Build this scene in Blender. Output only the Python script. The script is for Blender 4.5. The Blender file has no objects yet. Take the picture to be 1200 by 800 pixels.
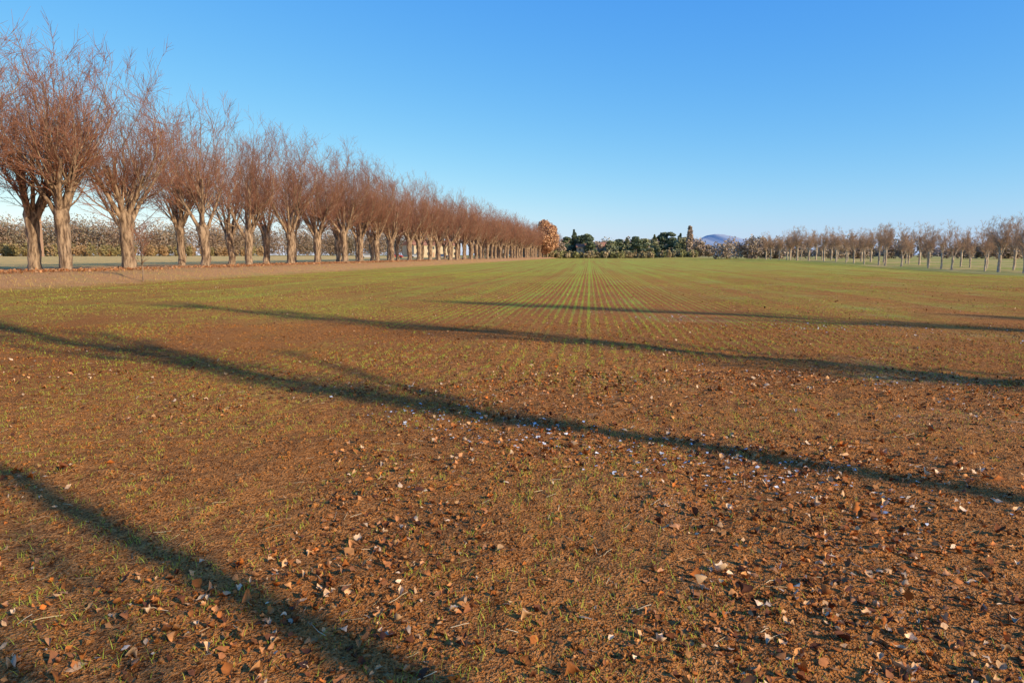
import bpy, math, numpy as np
from mathutils import Vector
rng=np.random.default_rng(7)
scn=bpy.context.scene
# ---------------------------------------------------------------- helpers
def smooth(t):
    t=np.clip(t,0,1); return t*t*(3-2*t)
def hash2(ix,iy,s):
    h=(ix.astype(np.int64)*374761393+iy.astype(np.int64)*668265263+s*974634777)&0xffffffff
    h=((h^(h>>13))*1274126177)&0xffffffff
    h=h^(h>>16)
    return (h&0xffff)/65535.0
def vnoise(x,y,s=0):
    ix=np.floor(x);iy=np.floor(y);fx=x-ix;fy=y-iy
    fx=fx*fx*(3-2*fx);fy=fy*fy*(3-2*fy)
    a=hash2(ix,iy,s);b=hash2(ix+1,iy,s);c=hash2(ix,iy+1,s);d=hash2(ix+1,iy+1,s)
    return (a*(1-fx)+b*fx)*(1-fy)+(c*(1-fx)+d*fx)*fy
def fbm(x,y,s=0,o=3):
    r=0;a=.5;t=0
    for i in range(o):
        r=r+a*vnoise(x*2**i,y*2**i,s+i*17);t+=a;a*=.5
    return r/t
def terrain(x,y):
    x=np.asarray(x,float);y=np.asarray(y,float)
    xr=x-(np.clip(y,-50,600)-40.5)*.033
    z=.5*smooth((-24-xr)/5.)+.6*smooth((-66-xr)/70.)
    w=smooth((x-25)/20.)
    z=z+w*(smooth((y-80)/86.)*1.05-.6)*smooth((y+10)/50)
    z=z+(fbm(x*.12,y*.12,5,2)-.5)*.10*smooth((300-np.abs(y))/200)
    return z
def mesh(name,V,F,mats,midx=None,cols=None,smooth_sh=False):
    V=np.asarray(V,np.float32).reshape(-1,3);F=np.asarray(F,np.int32)
    k=F.shape[1];n=len(F)
    me=bpy.data.meshes.new(name)
    me.vertices.add(len(V));me.vertices.foreach_set("co",V.ravel())
    me.loops.add(n*k);me.loops.foreach_set("vertex_index",F.ravel())
    me.polygons.add(n);me.polygons.foreach_set("loop_start",np.arange(0,n*k,k,dtype=np.int32))
    me.polygons.foreach_set("loop_total",np.full(n,k,dtype=np.int32))
    if midx is not None: me.polygons.foreach_set("material_index",np.asarray(midx,np.int32))
    me.polygons.foreach_set("use_smooth",np.full(n,smooth_sh,dtype=bool))
    for m in (mats if isinstance(mats,list) else [mats]): me.materials.append(m)
    if cols is not None:
        a=me.attributes.new("col",'FLOAT_COLOR','POINT')
        c=np.ones((len(V),4),np.float32);c[:,:3]=cols;a.data.foreach_set("color",c.ravel())
    me.update(calc_edges=True)
    return me
def obj(name,me,loc=(0,0,0),rot=0,sc=1,parent=None):
    o=bpy.data.objects.new(name,me);scn.collection.objects.link(o)
    o.location=loc;o.rotation_euler=(0,0,rot)
    o.scale=(sc,sc,sc) if not isinstance(sc,(tuple,list)) else sc
    if parent: o.parent=parent
    return o
YAW=math.radians(6.42)
def at(r,f):   # lateral / forward along the viewing heading -> world
    return (r*math.cos(YAW)-f*math.sin(YAW), r*math.sin(YAW)+f*math.cos(YAW))
# ---------------------------------------------------------------- materials
class NT:
    def __init__(s,name,rough=.9,spec=.15):
        s.m=bpy.data.materials.new(name);s.m.use_nodes=True;s.t=s.m.node_tree;s.n=s.t.nodes;s.l=s.t.links
        s.b=s.n["Principled BSDF"];s.b.inputs["Roughness"].default_value=rough
        s.b.inputs["Specular IOR Level"].default_value=spec
        s.pos=s.n.new("ShaderNodeTexCoord").outputs["Object"]
    def link(s,a,b): s.l.new(a,b)
    def math(s,op,a,b=None,c=None,clamp=False):
        n=s.n.new("ShaderNodeMath");n.operation=op;n.use_clamp=clamp
        for i,v in enumerate((a,b,c)):
            if v is None: continue
            if isinstance(v,(int,float)): n.inputs[i].default_value=v
            else: s.link(v,n.inputs[i])
        return n.outputs[0]
    def mapr(s,v,a,b,c=0,d=1,sm=False):
        n=s.n.new("ShaderNodeMapRange");
        if sm:n.interpolation_type='SMOOTHSTEP'
        s.link(v,n.inputs[0])
        for i,x in enumerate((a,b,c,d)): n.inputs[i+1].default_value=x
        return n.outputs[0]
    def noise(s,scale,detail=3,rough=.55,vec=None,stretch=None):
        n=s.n.new("ShaderNodeTexNoise");n.inputs["Scale"].default_value=scale
        n.inputs["Detail"].default_value=detail;n.inputs["Roughness"].default_value=rough
        v=vec or s.pos
        if stretch:
            mp=s.n.new("ShaderNodeMapping");mp.inputs["Scale"].default_value=stretch;s.link(v,mp.inputs[0]);v=mp.outputs[0]
        s.link(v,n.inputs["Vector"]);return n.outputs["Fac"]
    def mix(s,f,a,b,mode='MIX'):
        n=s.n.new("ShaderNodeMix");n.data_type='RGBA';n.blend_type=mode
        if isinstance(f,(int,float)): n.inputs[0].default_value=f
        else: s.link(f,n.inputs[0])
        for i,v in ((6,a),(7,b)):
            if isinstance(v,tuple): n.inputs[i].default_value=(*v,1)
            else: s.link(v,n.inputs[i])
        return n.outputs[2]
    def bump(s,h,strength,dist):
        n=s.n.new("ShaderNodeBump");n.inputs["Strength"].default_value=strength;n.inputs["Distance"].default_value=dist
        s.link(h,n.inputs["Height"]);s.link(n.outputs[0],s.b.inputs["Normal"])
    def color(s,c):
        if isinstance(c,tuple): s.b.inputs["Base Color"].default_value=(*c,1)
        else: s.link(c,s.b.inputs["Base Color"])
def simple(name,c1,c2,scale=4,rough=.9,bump=0,stretch=None,spec=.15,lo=.35,hi=.65):
    m=NT(name,rough,spec);n=m.noise(scale,3,.6,stretch=stretch)
    m.color(m.mix(m.mapr(n,lo,hi),c1,c2))
    if bump: m.bump(n,.9,bump)
    return m.m
def plain(name,c,rough=.9,spec=.1):
    m=NT(name,rough,spec);m.color(c);return m.m
def attr_mat(name,rough=.8,spec=.15):
    m=NT(name,rough,spec);a=m.n.new("ShaderNodeAttribute");a.attribute_name="col"
    m.color(a.outputs["Color"]);return m.m
# ground
g=NT("field_soil",.95,.03)
sp=g.n.new("ShaderNodeSeparateXYZ");g.link(g.pos,sp.inputs[0]);X,Y=sp.outputs[0],sp.outputs[1]
n_big=g.noise(.16,2);n_mid=g.noise(1.3,3);n_f=g.noise(15,4,.7);n_ff=g.noise(75,2,.6)
soil=g.mix(g.mapr(n_f,.38,.60),(.19,.063,.018),(.64,.262,.075))
soil=g.mix(g.mapr(n_mid,.38,.68,0,.7),soil,(.58,.215,.050))
soil=g.mix(g.mapr(n_ff,.53,.68,0,.65),soil,(.78,.41,.17))
soil=g.mix(g.mapr(n_ff,.47,.34,0,.9),soil,(.040,.014,.006))  # bump lows near black: crevice shade painted into the soil colour
soil=g.mix(g.mapr(n_big,.35,.62,.25,0),soil,(.17,.052,.016))
# sown rows
wx=g.math('ADD',X,g.math('MULTIPLY',g.math('SUBTRACT',n_mid,.5),.02))
row=g.math('COSINE',g.math('MULTIPLY',wx,2*math.pi/.2))
row=g.mapr(row,.0,.75)
band=g.noise(1,3,.7,stretch=(1.1,.010,1))
far=g.mapr(Y,7,26,0,1,True)
far2=g.mapr(Y,16,95,0,1,True)
patn=g.noise(.35,3,.6)
gr=g.math('MULTIPLY',row,g.math('MULTIPLY',far,.85))
gr=g.math('ADD',gr,g.math('MULTIPLY',g.math('SUBTRACT',band,.53),g.math('MULTIPLY',far,3.4)))
gr=g.math('ADD',gr,g.math('MULTIPLY',far2,.70))
gr=g.math('ADD',gr,g.math('MULTIPLY',g.math('SUBTRACT',patn,.53),1.5))
ctr=g.math('MULTIPLY',g.mapr(g.math('ABSOLUTE',X),.10,.20,1,0),g.math('MULTIPLY',far,.6))
gr=g.math('ADD',gr,ctr)
gr=g.math('SUBTRACT',gr,g.mapr(g.math('SUBTRACT',Y,g.math('MULTIPLY',X,.6)),2,7,.20,0))
gr=g.math('ADD',gr,g.math('MULTIPLY',g.math('SUBTRACT',n_f,.58),1.1),clamp=True)
green=g.mix(n_mid,(.34,.41,.055),(.48,.50,.085))
col=g.mix(g.math('MULTIPLY',gr,.88),soil,green)
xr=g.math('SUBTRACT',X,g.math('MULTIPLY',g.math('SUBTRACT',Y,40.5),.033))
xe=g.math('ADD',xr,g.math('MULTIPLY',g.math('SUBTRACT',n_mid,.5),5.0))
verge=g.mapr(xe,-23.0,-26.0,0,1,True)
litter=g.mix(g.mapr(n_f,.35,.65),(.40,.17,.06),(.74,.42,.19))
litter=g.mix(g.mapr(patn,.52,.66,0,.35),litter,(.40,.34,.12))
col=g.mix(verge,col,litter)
beyond=g.mapr(xe,-43,-46,0,1,True)
past=g.mix(g.mapr(n_big,.4,.6),(.72,.46,.17),(.60,.42,.15))
col=g.mix(beyond,col,past)
xR=g.math('ADD',X,g.math('MULTIPLY',g.math('SUBTRACT',n_mid,.5),2.0))
col=g.mix(g.mapr(xR,43,45,0,1,True),col,g.mix(g.mapr(n_big,.4,.6),(.56,.40,.15),(.34,.34,.08)))
col=g.mix(g.mapr(Y,330,345,0,1),col,(.36,.31,.11))
fr=g.math('MULTIPLY',g.mapr(patn,.55,.66),g.mapr(n_ff,.56,.66))
fr=g.math('MULTIPLY',fr,g.mapr(X,-3,3))
col=g.mix(g.math('MULTIPLY',fr,.30),col,(.72,.74,.80))
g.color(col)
h=g.math('ADD',g.math('MULTIPLY',n_f,1.0),g.math('MULTIPLY',n_ff,.5))
g.bump(h,1.0,.06)
M_ground=g.m
M_bark=simple("lime_bark",(.12,.075,.048),(.44,.30,.19),6,.95,.06,(1,1,.22),lo=.38,hi=.62)
M_twig=plain("lime_twigs",(.33,.155,.095))
M_bark2=simple("plane_bark",(.56,.44,.32),(.32,.23,.15),2,.9,.02)
M_twig2=plain("plane_twigs",(.42,.27,.18))
M_leaf=attr_mat("dry_leaf",.8,.15)
M_grass=attr_mat("seedling_green",.7,.2)
M_far=attr_mat("distant_foliage",.95)
# ---------------------------------------------------------------- world / light
EL=26
el=math.radians(EL);sx,sy=.871,-.497
w=bpy.data.worlds.new("World");scn.world=w;w.use_nodes=True
nt=w.node_tree;bg=nt.nodes["Background"]
sky=nt.nodes.new("ShaderNodeTexSky");sky.sky_type='NISHITA';sky.sun_disc=False
sky.sun_elevation=el;sky.sun_rotation=math.atan2(sx,sy)
sky.altitude=100;sky.air_density=1.0;sky.dust_density=.4;sky.ozone_density=2.0
SK=.12
sr=nt.nodes.new("ShaderNodeSeparateColor");cr=nt.nodes.new("ShaderNodeCombineColor");nt.links.new(sky.outputs[0],sr.inputs[0])
for i,(ex,ga) in enumerate(((1.36,1.00),(.80,.99),(.20,1.02))):
    a=nt.nodes.new("ShaderNodeMath");a.operation='MULTIPLY';a.inputs[1].default_value=SK;nt.links.new(sr.outputs[i],a.inputs[0])
    b=nt.nodes.new("ShaderNodeMath");b.operation='POWER';b.inputs[1].default_value=ex;nt.links.new(a.outputs[0],b.inputs[0])
    c=nt.nodes.new("ShaderNodeMath");c.operation='MULTIPLY';c.inputs[1].default_value=ga/SK;nt.links.new(b.outputs[0],c.inputs[0])
    nt.links.new(c.outputs[0],cr.inputs[i])
nt.links.new(cr.outputs[0],bg.inputs[0]);bg.inputs[1].default_value=SK
L=bpy.data.lights.new("sun","SUN");L.energy=5;L.angle=math.radians(.5);L.color=(1,.84,.60)
lo=bpy.data.objects.new("sun",L);scn.collection.objects.link(lo)
lo.rotation_euler=Vector((-sx*math.cos(el),-sy*math.cos(el),-math.sin(el))).to_track_quat('-Z','Y').to_euler()
scn.view_settings.view_transform='Standard';scn.view_settings.look='None';scn.view_settings.exposure=0
cam=bpy.data.cameras.new("camera");cam.lens=24;cam.sensor_width=36;cam.clip_end=30000;cam.clip_start=.05
co=bpy.data.objects.new("camera",cam);scn.collection.objects.link(co)
co.location=(0,0,1.5+float(terrain(0,3)));co.rotation_euler=(math.radians(90-7.2),0,YAW);scn.camera=co
# ---------------------------------------------------------------- ground sheet
def axis(a,b,s,lim,k=1.06):
    c=list(np.arange(a,b,s));st=s;v=c[-1]
    while v<lim: st*=k;v+=st;c.append(v)
    st=s;v=c[0];L2=[]
    while v>-lim: st*=k;v-=st;L2.append(v)
    return np.array(L2[::-1]+c)
ax=axis(-7,8,.028,9000);ay=axis(1.6,10.5,.028,9000)
GX,GY=np.meshgrid(ax,ay)
SX=np.gradient(ax)[None,:];SY=np.gradient(ay)[:,None];S=np.maximum(SX,SY)
def clod(x,y,S=0.0):
    z=0
    for wl,amp,sd in ((.07,.021,1),(.15,.024,2),(.45,.030,3),(1.2,.03,4)):
        a=np.clip(1.35-np.asarray(S)/(wl*.5),0,1)
        n=vnoise(x/wl+13.1,y/wl-7.7,sd)
        z=z+amp*a*(n**1.5-.35)
    return z
GZ=terrain(GX,GY)+clod(GX,GY,S)
ny,nx=GX.shape
idx=np.arange(nx*ny).reshape(ny,nx)
F=np.stack([idx[:-1,:-1],idx[:-1,1:],idx[1:,1:],idx[1:,:-1]],-1).reshape(-1,4)
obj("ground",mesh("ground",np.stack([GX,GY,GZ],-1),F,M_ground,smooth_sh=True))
def gz(x,y):
    d=np.maximum(np.maximum(-7-x,x-8),np.maximum(1.6-y,y-10.5));d=np.clip(d,0,None)
    return terrain(x,y)+clod(x,y,.028+.06*d)
def wedge(n,r0,r1,half=43,p=2.0):
    a=rng.uniform(-half,half,n);r=(rng.uniform(r0**p,r1**p,n))**(1/p)
    th=np.radians(90+6.4-a);f=1/np.maximum(np.cos(np.radians(a)),.7)
    return r*np.cos(th)*f,r*np.sin(th)*f
# ---------------------------------------------------------------- soil clods
t=(1+5**.5)/2
ico=np.array([(-1,t,0),(1,t,0),(-1,-t,0),(1,-t,0),(0,-1,t),(0,1,t),(0,-1,-t),(0,1,-t),(t,0,-1),(t,0,1),(-t,0,-1),(-t,0,1)])/1.9
icf=np.array([(0,11,5),(0,5,1),(0,1,7),(0,7,10),(0,10,11),(1,5,9),(5,11,4),(11,10,2),(10,7,6),(7,1,8),(3,9,4),(3,4,2),(3,2,6),(3,6,8),(3,8,9),(4,9,5),(2,4,11),(6,2,10),(8,6,7),(9,8,1)])
N=46000
x,y=wedge(N,1.8,15,44,1.3)
s=np.exp(rng.normal(-5.1,.42,N))*(1+.05*y);s=np.clip(s,.003,.022)
keep=fbm(x*2,y*2,31,2)>.34;x,y,s=x[keep],y[keep],s[keep];N=len(x)
V=ico[None]*(1+rng.normal(0,.22,(N,12,1)))*s[:,None,None]*rng.uniform(.7,1.3,(N,1,3))
V[...,2]*=.8
V+=np.stack([x,y,gz(x,y)+s*.2],-1)[:,None,:]
F=(icf[None]+12*np.arange(N)[:,None,None]).reshape(-1,3)
obj("soil_clods",mesh("soil_clods",V,F,M_ground))
# ---------------------------------------------------------------- seedlings
def blades(x,y,hh,ww,lean=.5):
    n=len(x);a=rng.uniform(0,2*math.pi,n);b=rng.uniform(0,2*math.pi,n)
    z=gz(x,y)-.004
    base=np.stack([x,y,z],-1)
    side=np.stack([np.cos(a),np.sin(a),0*a],-1)*ww[:,None]*.5
    ld=np.stack([np.cos(b),np.sin(b),0*b],-1)*(hh*rng.uniform(.1,lean,n))[:,None]
    up=np.zeros((n,3));up[:,2]=hh
    V=np.stack([base-side,base+side,base+side*.7+up*.6+ld*.4,base-side*.7+up*.6+ld*.4, base+up*.95+ld+side*.1,base+up*.95+ld-side*.1],1)
    F=(np.array([(0,1,2,3),(3,2,4,5)])[None]+6*np.arange(n)[:,None,None]).reshape(-1,4)
    c=np.array((.30,.36,.04))[None]*(1+rng.normal(0,.18,(n,1)))+rng.uniform(0,.14,(n,1))*np.array((1,.6,.1))
    return V.reshape(-1,3),F,np.repeat(np.clip(c,.02,.6),6,0)
xs=[];ys=[];hs=[];ws=[]
for n,r0,r1,h0,w0,k in ((19000,1.9,9,.031,.0026,3),(38000,9,24,.038,.005,3),(72000,24,62,.045,.010,2)):
    x,y=wedge(n,r0,r1,44,1.7)
    x=np.round(x/.2)*.2+rng.normal(0,.016,n)*(1+3.4*np.exp(-y/6))
    d=fbm(x*.45,y*.45,77,3)+.25*fbm(x*3,y*3,78,2)
    lane=.16*(vnoise(x*.8,y*.01,99)-.5)+.2*(np.abs(x)<.15)*(y>9)
    keep=(d+lane+.08*smooth((y-8)/25)-.05*smooth(x/3)*(y<8)+.02*(x<0)>rng.uniform(.52,.80,n))&(x-(y-40.5)*.033>-24.5)&(x<44)
    x,y=x[keep],y[keep]
    for j in range(k):
        xs.append(x+rng.normal(0,.012,len(x)));ys.append(y+rng.normal(0,.018,len(x)))
        hs.append(h0*rng.uniform(.4,1.4,len(x)));ws.append(np.full(len(x),w0))
V,F,C=blades(np.concatenate(xs),np.concatenate(ys),np.concatenate(hs),np.concatenate(ws),1.3)
obj("grass_seedlings",mesh("grass_seedlings",V,F,M_grass,cols=C))
# ---------------------------------------------------------------- leaves
def leaves(x,y,z,s,pal,tilt=.5,curl=.5,wmin=.5,wmax=1.3):
    n=len(x);m=7
    u=np.linspace(0,1,m);wv=np.array([.03,.42,.78,.88,.66,.34,.02])*.5
    G=np.zeros((m,3,3))
    for j,q in enumerate((-1,0,1)):
        G[:,j,0]=u-.5;G[:,j,1]=q*wv
    P=np.repeat(G.reshape(1,m*3,3),n,0)
    P[:,:,1]*=rng.uniform(wmin,wmax,(n,1))*rng.uniform(.72,1.15,(n,m*3))
    bend=rng.normal(0,.35,(n,1));P[:,:,1]+=bend*(P[:,:,0]**2)
    cu=rng.uniform(-.4,1.2,(n,1))*curl
    P[:,:,2]=np.abs(P[:,:,1])*cu*1.8+(P[:,:,0]**2)*cu*rng.uniform(-1.5,2.6,(n,1))+rng.normal(0,.035,(n,m*3))
    P[:,:,0]+=rng.normal(0,.03,(n,m*3))
    P*=s[:,None,None]
    ta=rng.normal(0,tilt,n);tb=rng.normal(0,tilt,n);a=rng.uniform(0,2*math.pi,n)
    def rot(P,i,j,t):
        c,sn=np.cos(t)[:,None],np.sin(t)[:,None];A=P[:,:,i]*c-P[:,:,j]*sn;B=P[:,:,i]*sn+P[:,:,j]*c;P[:,:,i]=A;P[:,:,j]=B
    rot(P,1,2,ta);rot(P,0,2,tb);rot(P,0,1,a)
    P-=np.minimum(P[:,:,2].min(1),0)[:,None,None]*np.array((0,0,.6))
    P+=np.stack([x,y,z],-1)[:,None]
    f=[(i*3+j,i*3+j+1,(i+1)*3+j+1,(i+1)*3+j) for i in range(m-1) for j in range(2)]
    F=(np.array(f)[None]+m*3*np.arange(n)[:,None,None]).reshape(-1,4)
    pal=np.array(pal);c=pal[rng.integers(0,len(pal),n)]*rng.uniform(.6,1.2,(n,1))
    c=np.repeat(c,m*3,0)*rng.uniform(.7,1.15,(n*m*3,1))
    return P.reshape(-1,3),F,c
pal=[(.56,.20,.06),(.62,.27,.09),(.74,.42,.20),(.36,.12,.03),(.22,.07,.025),(.58,.26,.11),(.62,.18,.035),(.14,.05,.025),(.46,.16,.045),(.34,.13,.05),(.80,.54,.33)]
x1,y1=wedge(27000,1.9,9,44,1.4);x2,y2=wedge(16000,8,36,44,1.5)
dens=fbm(x1*.8,y1*.8,11,3)+.14*np.clip(x1/3,-1,1)-.024*(y1-3.4)
k1=dens>rng.uniform(.30,.82,len(x1))
x1,y1=x1[k1],y1[k1]
k2=(fbm(x2*.5,y2*.5,12,3)>rng.uniform(.3,.8,len(x2)))
x2,y2=x2[k2],y2[k2]
x=np.concatenate([x1,x2]);y=np.concatenate([y1,y2]);s=rng.uniform(.015,.048,len(x))*np.where(rng.random(len(x))<.10,1.55,1)
V,F,C=leaves(x,y,gz(x,y)+.006,s,pal,.42,1.0,.45,1.05)
obj("fallen_leaves",mesh("fallen_leaves",V,F,M_leaf,cols=C,smooth_sh=True))
# frost flakes
xf,yf=wedge(40000,2.3,26,44,1.4)
R_=xf*math.cos(YAW)+yf*math.sin(YAW);F_=-xf*math.sin(YAW)+yf*math.cos(YAW)
off=.59*R_+.81*F_
near=np.exp(-((off-4.8)/.8)**2)+.7*np.exp(-((off-9.4)/.9)**2)+.9*np.exp(-((off-15.5)/2.2)**2)*(R_>2)+.4*np.exp(-((off-1.2)/.4)**2)
k=(fbm(xf*1.3,yf*1.3,55,3)*1.3*near*smooth((R_+4)/6+.25)>rng.uniform(.42,.95,len(xf)))
xf,yf=xf[k],yf[k]
V,F,C=leaves(xf,yf,gz(xf,yf)+.006,rng.uniform(.008,.042,len(xf)),[(.74,.72,.70),(.84,.82,.79),(.62,.60,.60)],.2,.2)
obj("frost_flakes",mesh("frost_flakes",V,F,M_leaf,cols=C,smooth_sh=True))
# ---------------------------------------------------------------- tree generator
def norm(v): return v/np.maximum(np.linalg.norm(v,axis=-1,keepdims=True),1e-9)
def tubes(P,R,n):
    N,m,_=P.shape
    T=np.gradient(P,axis=1);T=norm(T)
    ref=np.where(np.abs(T[...,2:3])<.9,np.array([0,0,1.]),np.array([1.,0,0]))
    A=norm(np.cross(T,ref));
    for i in range(1,m):
        a=A[:,i-1]-T[:,i]*np.sum(A[:,i-1]*T[:,i],-1,keepdims=True);A[:,i]=norm(a)
    B=np.cross(T,A)
    th=np.arange(n)*2*math.pi/n
    V=P[:,:,None]+R[:,:,None,None]*(A[:,:,None]*np.cos(th)[:,None]+B[:,:,None]*np.sin(th)[:,None])
    i=np.arange(m-1)[:,None];j=np.arange(n)[None]
    f=np.stack([i*n+j,i*n+(j+1)%n,(i+1)*n+(j+1)%n,(i+1)*n+j],-1).reshape(-1,4)
    F=(f[None]+(m*n)*np.arange(N)[:,None,None]).reshape(-1,4)
    return V.reshape(-1,3),F
# straw
n=1100;x,y=wedge(n,2,11,44,1.4);a=rng.uniform(0,6.28,n);l=rng.uniform(.03,.13,n)
P=np.zeros((n,4,3))
for i in range(4):
    q=(i-1.5)/3;P[:,i,0]=x+np.cos(a)*l*q+rng.normal(0,.003,n);P[:,i,1]=y+np.sin(a)*l*q+rng.normal(0,.003,n)
    P[:,i,2]=gz(P[:,i,0],P[:,i,1])+.006
V,F=tubes(P,np.tile(rng.uniform(.0008,.002,(n,1)),(1,4)),3)
C=np.repeat(np.array([(.55,.38,.2),(.3,.16,.08),(.65,.5,.3)])[rng.integers(0,3,n)],12,0)
obj("dry_straw",mesh("dry_straw",V,F,M_leaf,cols=C))
def grow(st,dr,ln,m,wob,up,r,lim=None):
    N=len(st);P=np.zeros((N,m,3));P[:,0]=st;d=norm(dr)
    for i in range(1,m):
        d=d+r.normal(0,wob,(N,3))+np.array([0,0,up])
        if lim:
            q=P[:,i-1,:2];rad=np.linalg.norm(q,axis=1,keepdims=True)
            d[:,:2]-=q/np.maximum(rad,.01)*.45*smooth((rad-lim*.65)/(lim*.5))
        d=norm(d)
        P[:,i]=P[:,i-1]+d*(ln/(m-1))[:,None]
    return P
def kids(P,Rr,k,t0,t1,ang,r):
    N,m,_=P.shape;pi=np.repeat(np.arange(N),k);t=r.uniform(t0,t1,N*k)*(m-1)
    i=np.minimum(t.astype(int),m-2);f=(t-i)[:,None]
    st=P[pi,i]*(1-f)+P[pi,i+1]*f;d=norm(P[pi,i+1]-P[pi,i])
    rr=Rr[pi,i]*(1-f[:,0])+Rr[pi,i+1]*f[:,0]
    q=norm(np.cross(d,r.normal(0,1,(N*k,3))));a=r.uniform(ang[0],ang[1],N*k)[:,None]
    return st,d*np.cos(a)+q*np.sin(a),rr,t/(m-1)
def build(parts,mats,name):
    Vs=[];Fs=[];Ms=[];o=0
    for V,F,mi in parts:
        Vs.append(V);Fs.append(F+o);Ms.append(np.full(len(F),mi));o+=len(V)
    return mesh(name,np.concatenate(Vs),np.concatenate(Fs),mats,np.concatenate(Ms),smooth_sh=True)
def pollard(seed,H=15,trunk=3.6,r0=.42,limbs=5,spread=.62,mats=None,tw=9,name="lime_tree",dens=1.0,tr=.010,lim=3.6):
    r=np.random.default_rng(seed);parts=[];sc=H/15
    m=14;z=np.concatenate([np.linspace(-.3,trunk,m-3),[trunk+.12*sc*3,trunk+.2*sc*3,trunk+.24*sc*3]]);P=np.zeros((1,m,3));P[0,:,2]=z
    P[0,:,0]=np.cumsum(r.normal(0,.04,m))*sc;P[0,:,1]=np.cumsum(r.normal(0,.04,m))*sc;P[0,:,:2]-=P[0,0,:2]
    R=r0*(1+.30*np.exp(-(z+.1)/(.35*sc))+.26*np.exp(-((z-trunk+.2)/(.7*sc))**2)+r.normal(0,.03,m))
    R[-3]*=.85;R[-2]*=.55;R[-1]*=.08;R=R[None]
    V,F=tubes(P,R,14)
    V=V+(vnoise(V[:,0]*4/sc+V[:,2]*2/sc+9,V[:,1]*4/sc+V[:,2]*1.6/sc,seed)[:,None]-.5)*.22*r0/.46*norm(V*np.array([1,1,0])+1e-6)
    parts.append((V,F,0))
    a=np.arange(limbs)*2*math.pi/limbs+r.uniform(-.4,.4,limbs);sp=r.uniform(.25,1.0,limbs)*spread
    st=np.tile(P[0,-4],(limbs,1))-np.array([0,0,1])*r.uniform(.1,1.0,(limbs,1))*sc
    d=np.stack([np.cos(a)*np.sin(sp),np.sin(a)*np.sin(sp),np.cos(sp)],-1)
    L1=grow(st,d,r.uniform(3.6,5.6,limbs)*sc,8,.06,.06,r,lim);R1=np.linspace(r0*.58,r0*.24,8)[None]*r.uniform(.75,1.1,(limbs,1))
    V,F=tubes(L1,R1,8);parts.append((V,F,0))
    k=int(9*dens)
    st,d,rr,t=kids(L1,R1,k,.15,1,(.15,.8),r)
    n=len(st);L2=grow(st,d,r.uniform(4.2,8.6,n)*sc*(1.0-.30*(1-t)),9,.045,.085,r,lim);R2=np.linspace(1,.2,9)[None]*(rr*.42*r.uniform(.5,1,n))[:,None]
    V,F=tubes(L2,R2,5);parts.append((V,F,0))
    st,d,rr,t=kids(L2,R2,int(11*dens),.10,1,(.3,.95),r)
    n=len(st);L3=grow(st,d,r.uniform(1.2,2.7,n)*sc*(1.1-.35*t),5,.07,.05,r,lim);R3=np.linspace(1,.35,5)[None]*np.clip(rr*.6,.012,.028)[:,None]
    V,F=tubes(L3,R3,3);parts.append((V,F,1))
    st,d,rr,t=kids(L3,R3,tw,.15,1,(.3,.9),r)
    n=len(st);L4=grow(st,d,r.uniform(.4,1.2,n)*sc,3,.10,.04,r);R4=np.repeat(np.array([[tr,tr*.8,tr*.5]]),n,0)
    V,F=tubes(L4,R4,3);parts.append((V,F,1))
    return build(parts,mats,name)
LM=[M_bark,M_twig]
limes=[pollard(s,15,3.3+.3*(s%3),.36+.03*(s%2),5+s%3,.60,LM,7,dens=.92,tr=.010,lim=3.7) for s in (1,2,3,4,5,6)]
hts=[max(v.co.z for v in me.vertices) for me in limes];print("heights",hts)
def row_x(y): return -33.3+(y-40.5)*.033
avenue=obj("lime_avenue",None)
front=[27,34.0,40.5,45.8,55.6,63.4,71.2,78.4,85.6]
while front[-1]<425: front.append(front[-1]+7.4+rng.normal(0,.25))
back=[30,41.5,57.5,66,74,82]
while back[-1]<425: back.append(back[-1]+7.8+rng.normal(0,.25))
for rowi,(ys_,dx) in enumerate(((front,0),(back,-8.5))):
    for i,yy in enumerate(ys_):
        xx=row_x(yy)+dx+rng.normal(0,.25);v=int(rng.integers(0,6))
        if rowi==1 and i==1: xx=row_x(yy)-3.2
        s=15.8/hts[v]*rng.uniform(.93,1.06)
        obj("lime_tree",limes[v],(xx,yy,float(terrain(xx,yy))-.05),rng.uniform(0,6.28),(s*1.02,s*1.02,s),parent=avenue if yy>130 else None)
px=[];py=[]
for yy in front[:14]+back[:8]:
    n=420;a=rng.uniform(0,6.28,n);r_=np.abs(rng.normal(0,1.3,n))+.3
    px.append(row_x(yy)+r_*np.cos(a)+.6);py.append(yy+r_*np.sin(a)*1.6)
px=np.concatenate(px);py=np.concatenate(py)
V,F,C=leaves(px,py,terrain(px,py)+rng.uniform(0,.12,len(px)),rng.uniform(.08,.2,len(px)),[(.5,.22,.09),(.38,.15,.06),(.6,.33,.17)],.5,.6)
obj("leaf_litter",mesh("leaf_litter",V,F,M_leaf,cols=C))
vy=rng.uniform(18,150,5000);vx=row_x(vy)+rng.normal(6.8,1.8,5000)
V,F,C=blades(vx,vy,rng.uniform(.05,.18,5000),np.full(5000,.02),1.0)
C=C*.35+np.array((.36,.19,.07))
obj("verge_grass",mesh("verge_grass",V,F,M_grass,cols=C))
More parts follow.
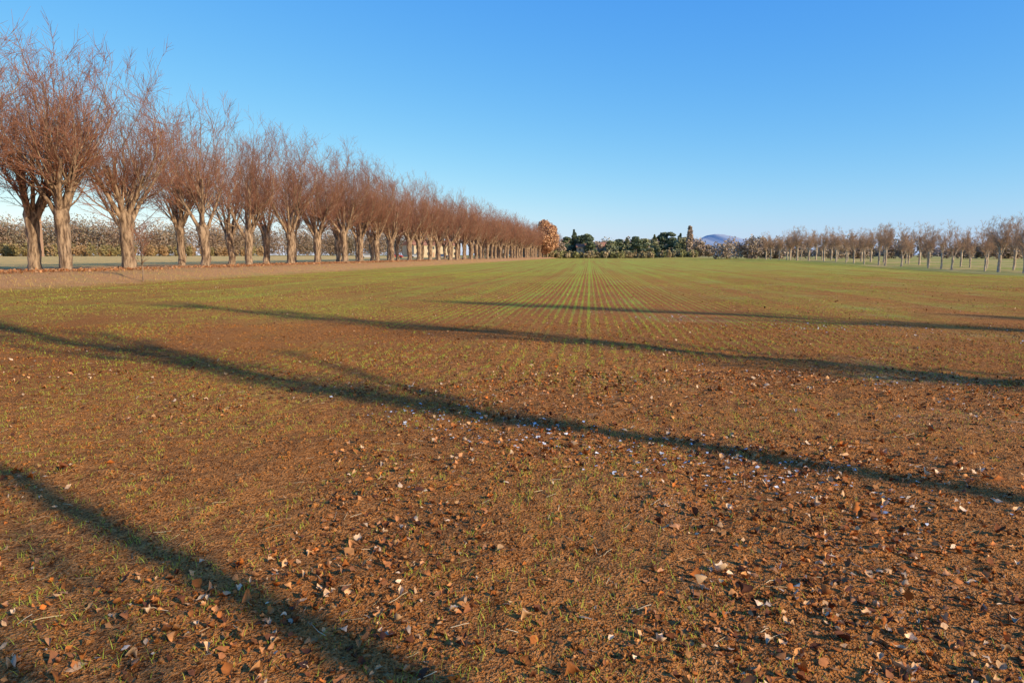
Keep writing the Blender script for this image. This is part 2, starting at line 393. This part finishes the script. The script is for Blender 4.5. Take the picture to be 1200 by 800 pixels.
def small_tree(seed,H,r0,clear,nb,blen,name,mats,core=.13,twr=.012,bth=.33,ang=(.35,.75),k3=9):
    r=np.random.default_rng(seed);parts=[]
    m=16;P=np.zeros((1,m,3));P[0,:,2]=np.linspace(-.2,H,m);P[0,:,0]=np.cumsum(r.normal(0,.012*H/4,m));P[0,:,1]=np.cumsum(r.normal(0,.012*H/4,m))
    R=np.linspace(r0,r0*core,m)[None];V,F=tubes(P,R,10);parts.append((V,F,0))
    st,d,rr,t=kids(P,R,nb,clear,.97,ang,r);n=len(st)
    L2=grow(st,d,r.uniform(.6,1.2,n)*blen*(1.25-t*.8),7,.06,.12,r);R2=np.linspace(1,.3,7)[None]*(rr*bth)[:,None]
    V,F=tubes(L2,R2,5);parts.append((V,F,0))
    st,d,rr,t=kids(L2,R2,k3,.15,1,(.3,.8),r);n=len(st)
    L3=grow(st,d,r.uniform(.15,.4,n)*blen,4,.1,.06,r);R3=np.linspace(1,.4,4)[None]*np.full((n,1),twr)
    V,F=tubes(L3,R3,3);parts.append((V,F,1))
    return build(parts,mats,name)
x_,y_=at(-20.8,38.6);obj("sapling_tree",small_tree(21,2.9,.045,.35,18,1.4,"sapling_tree",LM,bth=.55),(x_,y_,float(terrain(x_,y_))),.4)
PM=[M_bark2,M_twig2]
planes=[pollard(40+s,8,2.1+.25*s,.17+.02*(s%3),3+s%3,.42,PM,7,"plane_tree",.85,.013,1.5+.2*(s%3)) for s in range(5)]
hp=[max(v.co.z for v in me.vertices) for me in planes]
prow=obj("plane_tree_row",None)
for rowi in range(2):
    yy=78.0+rowi*2.5
    while yy<182:
        xx=50.5-(yy-86)*.068+rowi*7+rng.normal(0,.5);v=int(rng.integers(0,5))
        obj("plane_tree",planes[v],(xx,yy,float(terrain(xx,yy))-.05),rng.uniform(0,6.28),7.0/hp[v]*rng.uniform(.85,1.1),parent=None if (yy<110 and rowi==0) else prow)
        yy+=rng.uniform(3.2,5.8)
# trees behind the photographer that throw the long shadows
K=math.tan(el)*42
for i,(r_,f_,H,r0,cl,nb,bl) in enumerate(((12,-6.7,K,.17,.45,26,2.6),(11.6,-7.45,K*.6,.13,.5,14,2),(19.4,-7.75,K*1.12,.25,.42,46,3.4),(23.6,-5.0,K,.22,.42,40,3.2),(36,-5.2,K*1.08,.26,.40,44,3.8),(42,-5.4,K*.9,.16,.4,36,3.2))):
    x_,y_=at(r_,f_);obj("poplar_tree",small_tree(60+i,H,r0,cl,nb,bl,"poplar_tree",LM,twr=.022,bth=.5,ang=(.25,.65),k3=14),(x_,y_,float(terrain(x_,y_))))
# ---------------------------------------------------------------- distant foliage masses
def mass(cs,per,size,cols,aniso=1.0,shell=.55):
    Vs=[];Cs=[]
    for (x,y,z,rx,ry,rz) in cs:
        n=per
        u=norm(rng.normal(0,1,(n,3)));rad=rng.uniform(shell**3,1,n)**(1/3)
        wob=1+.5*(vnoise(u[:,0]*3+x,u[:,1]*3+u[:,2]*4+y,3)-.5)
        c=u*(rad*wob)[:,None]*np.array([rx,ry,rz])+np.array([x,y,z])
        a=norm(rng.normal(0,1,(n,3)));b=norm(np.cross(a,rng.normal(0,1,(n,3))))
        s=(size*rng.uniform(.5,1.3,n))[:,None]
        b=b*aniso
        Vs.append(np.stack([c-a*s-b*s*.6,c+a*s-b*s*.4,c+a*s*.7+b*s,c-a*s*.8+b*s*.7],1))
        base=np.array(cols[rng.integers(0,len(cols))])
        cc=base[None]*rng.uniform(.75,1.25,(n,1))
        Cs.append(np.repeat(cc,4,0))
    V=np.concatenate(Vs).reshape(-1,3);C=np.concatenate(Cs)
    return V,np.arange(len(V)).reshape(-1,4),np.clip(C,.005,.9)
def trunk_obj(name,x,y,z0,h,r,parent):
    P=np.zeros((1,6,3));P[0,:,2]=np.linspace(0,h,6);V,F=tubes(P,np.linspace(r,r*.4,6)[None],8)
    obj(name,mesh(name,V,F,[M_bark]),(x,y,z0),parent=parent)
def px2(px,depth): return (px-600)/800*depth
def crown_tree(name,px,depth,H,W,cols,kind="round",per=260,size=.55):
    x,y=at(px2(px,depth),depth);z=float(terrain(x,y));e=obj(name,None,(x,y,z));cs=[]
    if kind=="cone":
        n=10
        for i in range(n):
            t=i/(n-1);rr=W/2*(1-t)**.8+.3
            for q in range(2 if t>.6 else 3): 
                a=rng.uniform(0,6.28);cs.append((rr*.5*math.cos(a),rr*.5*math.sin(a),H*(.10+.86*t),rr*.65,rr*.65,H*.07))
    elif kind=="column":
        for i in range(8):
            t=i/7;rr=W/2*(1-abs(t-.45)*.9);cs.append((rng.normal(0,.2),rng.normal(0,.2),H*(.15+.8*t),rr,rr,H*.1))
    elif kind=="pine":
        for i in range(20):
            a=rng.uniform(0,6.28);q=rng.uniform(.1,.5)*W;t=rng.uniform(.2,.96);cs.append((q*math.cos(a)*(1.2-t),q*math.sin(a)*(1.2-t),H*t,W*.20,W*.20,H*.06))
    else:
        for i in range(18):
            a=rng.uniform(0,6.28);u=rng.uniform(-1,1);q=rng.uniform(.3,.62)*W/2*math.sqrt(1-u*u*.8);cs.append((q*math.cos(a),q*math.sin(a),H*(.52+.32*u),W*.24,W*.24,H*.14))
    V,F,C=mass(cs,per,size,cols)
    obj("crown",mesh(name+"_crown",V,F,M_far,cols=C),parent=e)
    trunk_obj("trunk",0,0,0,H*.85,.35,e);return e
GD=[(.15,.18,.105),(.19,.215,.12),(.13,.165,.11)]  # conifer greens paled: distance haze mixed into the colour
OR=[(.56,.31,.17),(.62,.36,.20),(.50,.27,.15)];BR=[(.44,.32,.23),(.48,.35,.25),(.38,.29,.21)];GB=[(.32,.30,.17),(.27,.28,.15)]
crown_tree("oak_tree",641,330,18.5,12,OR,"round",700,.26)
for px,H,W,k,c in ((664,11,8,"pine",GD),(672,14,7,"cone",GD),(680,13,8,"pine",GD),(689,12,8,"pine",GD),(699,9,7,"round",BR),(716,9,8,"round",GB),
                 (724,10,8,"pine",GD),(733,11,8,"cone",GB),(744,11.5,9,"pine",GD),(754,11,9,"pine",GB),(765,12,8,"cone",GB),(775,12.5,9,"pine",GD),(785,12.5,9,"pine",GD),(795,12.5,8,"cone",GB),(738,10,8,"round",BR),(800,11,7,"round",GB)):
    crown_tree("pine_tree" if k!="round" else "deciduous_tree",px,352+rng.uniform(-8,20),H*rng.uniform(.92,1.05),W,c,k,220,.36)
crown_tree("lombardy_poplar",806,345,15,3.6,BR,"column",260,.35)
crown_tree("lombardy_poplar",656,345,8,6,BR,"round",260,.35)
for px,H in ((818,9),(829,7),(893,11),(899,9)): crown_tree("deciduous_tree",px,380,H,7,BR,"round",160,.4)
def belt(name,pts,n,hmin,hmax,cols,per,size,aniso=1.0,depthj=10,rw=1.0):
    cs=[]
    for i in range(n):
        t=rng.random();j=t*(len(pts)-1);a=min(int(j),len(pts)-2);f=j-a
        x=pts[a][0]*(1-f)+pts[a+1][0]*f;y=pts[a][1]*(1-f)+pts[a+1][1]*f+rng.uniform(-depthj,depthj)
        H=rng.uniform(hmin,hmax);z=float(terrain(x,y));r=H*.38*rw
        cs.append((x,y,z+H*.50,r,r,H*.52))
    V,F,C=mass(cs,per,size,cols,aniso,.1)
    obj(name,mesh(name,V,F,M_far,cols=C))
belt("hedge",[at(px2(640,342),342),at(px2(815,342),342)],120,2.0,3.8,[(.32,.26,.14),(.28,.26,.11),(.40,.30,.17)],170,.35,1,3)
belt("distant_treeline",[at(px2(560,430),430),at(px2(820,420),420)],110,8,12,BR+[(.34,.30,.22)],300,.5,1,12)
belt("distant_treeline",[at(px2(800,620),620),at(px2(1330,560),560)],230,4,8,[(.40,.33,.30),(.36,.30,.29),(.34,.29,.22)],160,.7,1,20)  # mauve browns carry painted distance haze
belt("distant_treeline",[at(-420,215),at(-235,240),at(-160,330),at(-60,470)],430,10,18,[(.30,.20,.135),(.25,.17,.12),(.36,.25,.16),(.26,.21,.14)],480,.42,.5,16)
belt("scrub",[at(-280,150),at(-180,200),at(-110,310)],260,2.5,5,[(.34,.21,.10),(.27,.21,.09),(.40,.26,.14)],260,.35,.6,14)
belt("distant_treeline",[at(62,210),at(200,200)],110,4,7,[(.38,.29,.21),(.34,.25,.18)],320,.35,.5,6)
# ---------------------------------------------------------------- mountains
mm=simple("hazy_mountain",(.33,.41,.50),(.46,.48,.50),.0015,1)  # bluish tint is distance haze painted into the rock colour
n=220;D=7500
pxs=np.linspace(740,1000,n)
prof=(np.interp(pxs,[740,790,815,832,848,866,880,905,930,1000],[3,12,20,25,24,20,16,12,8,3])+ (fbm(pxs*.10,pxs*0,3,3)-.5)*4)*D/800
lay=14;VV=[]
for j in range(lay):
    t=j/(lay-1);hgt=prof*(1-abs(t-.5)*2)**.9*(.95+.1*fbm(pxs*.06+j*.6,pxs*0+j*.4,8,2)) 
    for i in range(n):
        x,y=at((pxs[i]-600)/800*D,D+(t-.5)*3600);VV.append((x,y,hgt[i]-5))
idx=np.arange(n*lay).reshape(lay,n);F=np.stack([idx[:-1,:-1],idx[:-1,1:],idx[1:,1:],idx[1:,:-1]],-1).reshape(-1,4)
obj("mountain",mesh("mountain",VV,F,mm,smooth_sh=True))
# ---------------------------------------------------------------- buildings
def box(V,F,a,b):
    o=len(V);x0,y0,z0=a;x1,y1,z1=b
    V+= [(x0,y0,z0),(x1,y0,z0),(x1,y1,z0),(x0,y1,z0),(x0,y0,z1),(x1,y0,z1),(x1,y1,z1),(x0,y1,z1)]
    F+= [tuple(o+i for i in f) for f in ((0,3,2,1),(4,5,6,7),(0,1,5,4),(1,2,6,5),(2,3,7,6),(3,0,4,7))]
M_wall=simple("render_wall",(.50,.40,.26),(.56,.46,.32),.5);M_wallw=simple("white_wall",(.70,.70,.68),(.78,.77,.74),.5)
M_roof=simple("terracotta_roof",(.36,.15,.09),(.45,.22,.13),2);M_glass=simple("window_glass",(.04,.05,.06),(.07,.08,.09),1,.3,spec=.5)
M_brick=simple("brick",(.42,.24,.15),(.52,.32,.2),3)
def house(name,px,depth,w,d,h,floors,wall,rot=0,flat=False):
    x,y=at(px2(px,depth),depth);e=obj(name,None,(x,y,float(terrain(x,y))),rot)
    V=[];F=[];box(V,F,(-w/2,-d/2,-.3),(w/2,d/2,h));obj("walls",mesh("walls",V,F,wall),parent=e)
    V=[];F=[];o=.5;rz=h+.002
    if flat:
        box(V,F,(-w/2-.2,-d/2-.2,rz),(w/2+.2,d/2+.2,rz+.5));obj("roof",mesh("roof",V,F,M_roof),parent=e)
    else:
        V=[(-w/2-o,-d/2-o,rz),(w/2+o,-d/2-o,rz),(w/2+o,d/2+o,rz),(-w/2-o,d/2+o,rz),(-w/2-o,0,rz+d*.28),(w/2+o,0,rz+d*.28)]
        me=bpy.data.meshes.new("roof");me.from_pydata(V,[],[(0,1,5,4),(2,3,4,5),(1,2,5),(3,0,4),(0,3,2,1)]);me.materials.append(M_roof);obj("roof",me,parent=e)
    V=[];F=[]
    for f in range(floors):
        z=h/floors*(f+.35);k=max(2,int(w/3.2))
        for i in range(k):
            c=-w/2+w*(i+.5)/k;box(V,F,(c-.5,-d/2-.04,z),(c+.5,-d/2+.1,z+h/floors*.42))
    obj("windows",mesh("windows",V,F,M_glass),parent=e)
    V=[];F=[];box(V,F,(-w*.06-.5,-d/2-.06,0),(-w*.06+.4,-d/2+.1,2.1));obj("door",mesh("door",V,F,M_brick),parent=e)
house("farmhouse",681,348,5,6,5.5,2,M_wall,.1);house("farmhouse",707,362,8,8,6,2,M_wall,.1)
house("apartment_building",849,560,9,12,9.5,4,M_wallw,.2,True);house("apartment_building",862,550,12,12,7.5,3,M_wallw,0,True)
house("farmhouse",874,540,12,8,6,2,M_wall,.3);house("farmhouse",505,330,26,9,5.5,2,M_wall,.9)
x,y=at(px2(47,205),205);e=obj("bell_tower",None,(x,y,float(terrain(x,y))),.3)
V=[];F=[];box(V,F,(-1.5,-1.5,-.4),(1.5,1.5,10));box(V,F,(-1.7,-1.7,10.003),(1.7,1.7,10.4))
for a in (-1.45,.85):
    for b in (-1.45,.85): box(V,F,(a,b,10.403),(a+.6,b+.6,12.2))
box(V,F,(-1.7,-1.7,12.203),(1.7,1.7,12.6));obj("shaft",mesh("shaft",V,F,M_brick),parent=e)
me=bpy.data.meshes.new("spire");me.from_pydata([(-1.6,-1.6,12.603),(1.6,-1.6,12.603),(1.6,1.6,12.603),(-1.6,1.6,12.603),(0,0,15)],[],[(0,1,4),(1,2,4),(2,3,4),(3,0,4)]);me.materials.append(M_roof);obj("spire",me,parent=e)
M_tyre=simple("tyre",(.02,.02,.02),(.03,.03,.03),3)
def car(px,depth,c,rot):
    x,y=at(px2(px,depth),depth);e=obj("parked_car",None,(x,y,float(terrain(x,y))),rot)
    m=NT("car_paint",.3,.5);m.color(c)
    prof=[(-2.1,.35),(-2.15,.8),(-1.9,1.0),(-1.35,1.05),(-.9,1.45),(.5,1.48),(1.15,1.0),(1.95,.88),(2.12,.65),(2.1,.35)]
    k=len(prof);V=[(a,s*(.85 if b<1.1 else .68),b) for s in (-1,1) for a,b in prof]
    F=[(i,(i+1)%k,k+(i+1)%k,k+i) for i in range(k)];me=bpy.data.meshes.new("body");me.from_pydata(V,[],F+[tuple(range(k))[::-1],tuple(range(k,2*k))]);me.materials.append(m.m);obj("body",me,parent=e)
    for s in (-1,1):
        V=[(-1.15,s*.85,1.1),(-.85,s*.74,1.38),(.45,s*.74,1.40),(.95,s*.85,1.1)];me=bpy.data.meshes.new("side_window");me.from_pydata(V,[],[(0,1,2,3)]);me.materials.append(M_glass);obj("side_window",me,parent=e)
    for a in (-1.35,1.35):
        for s in (-.8,.8):
            P=np.array([[[a,s-.1,.33],[a,s+.1,.33]]]);V,F=tubes(P,np.array([[.33,.33]]),14)
            me=bpy.data.meshes.new("wheel");me.from_pydata(V.tolist(),[],[tuple(f) for f in F]+[tuple(range(14)),tuple(range(14,28))]);me.materials.append(M_tyre);obj("wheel",me,parent=e)
car(432,215,(.45,.45,.45),.3);car(466,235,(.5,.06,.04),.1);car(489,250,(.5,.5,.5),.2);car(520,270,(.1,.12,.2),.2)
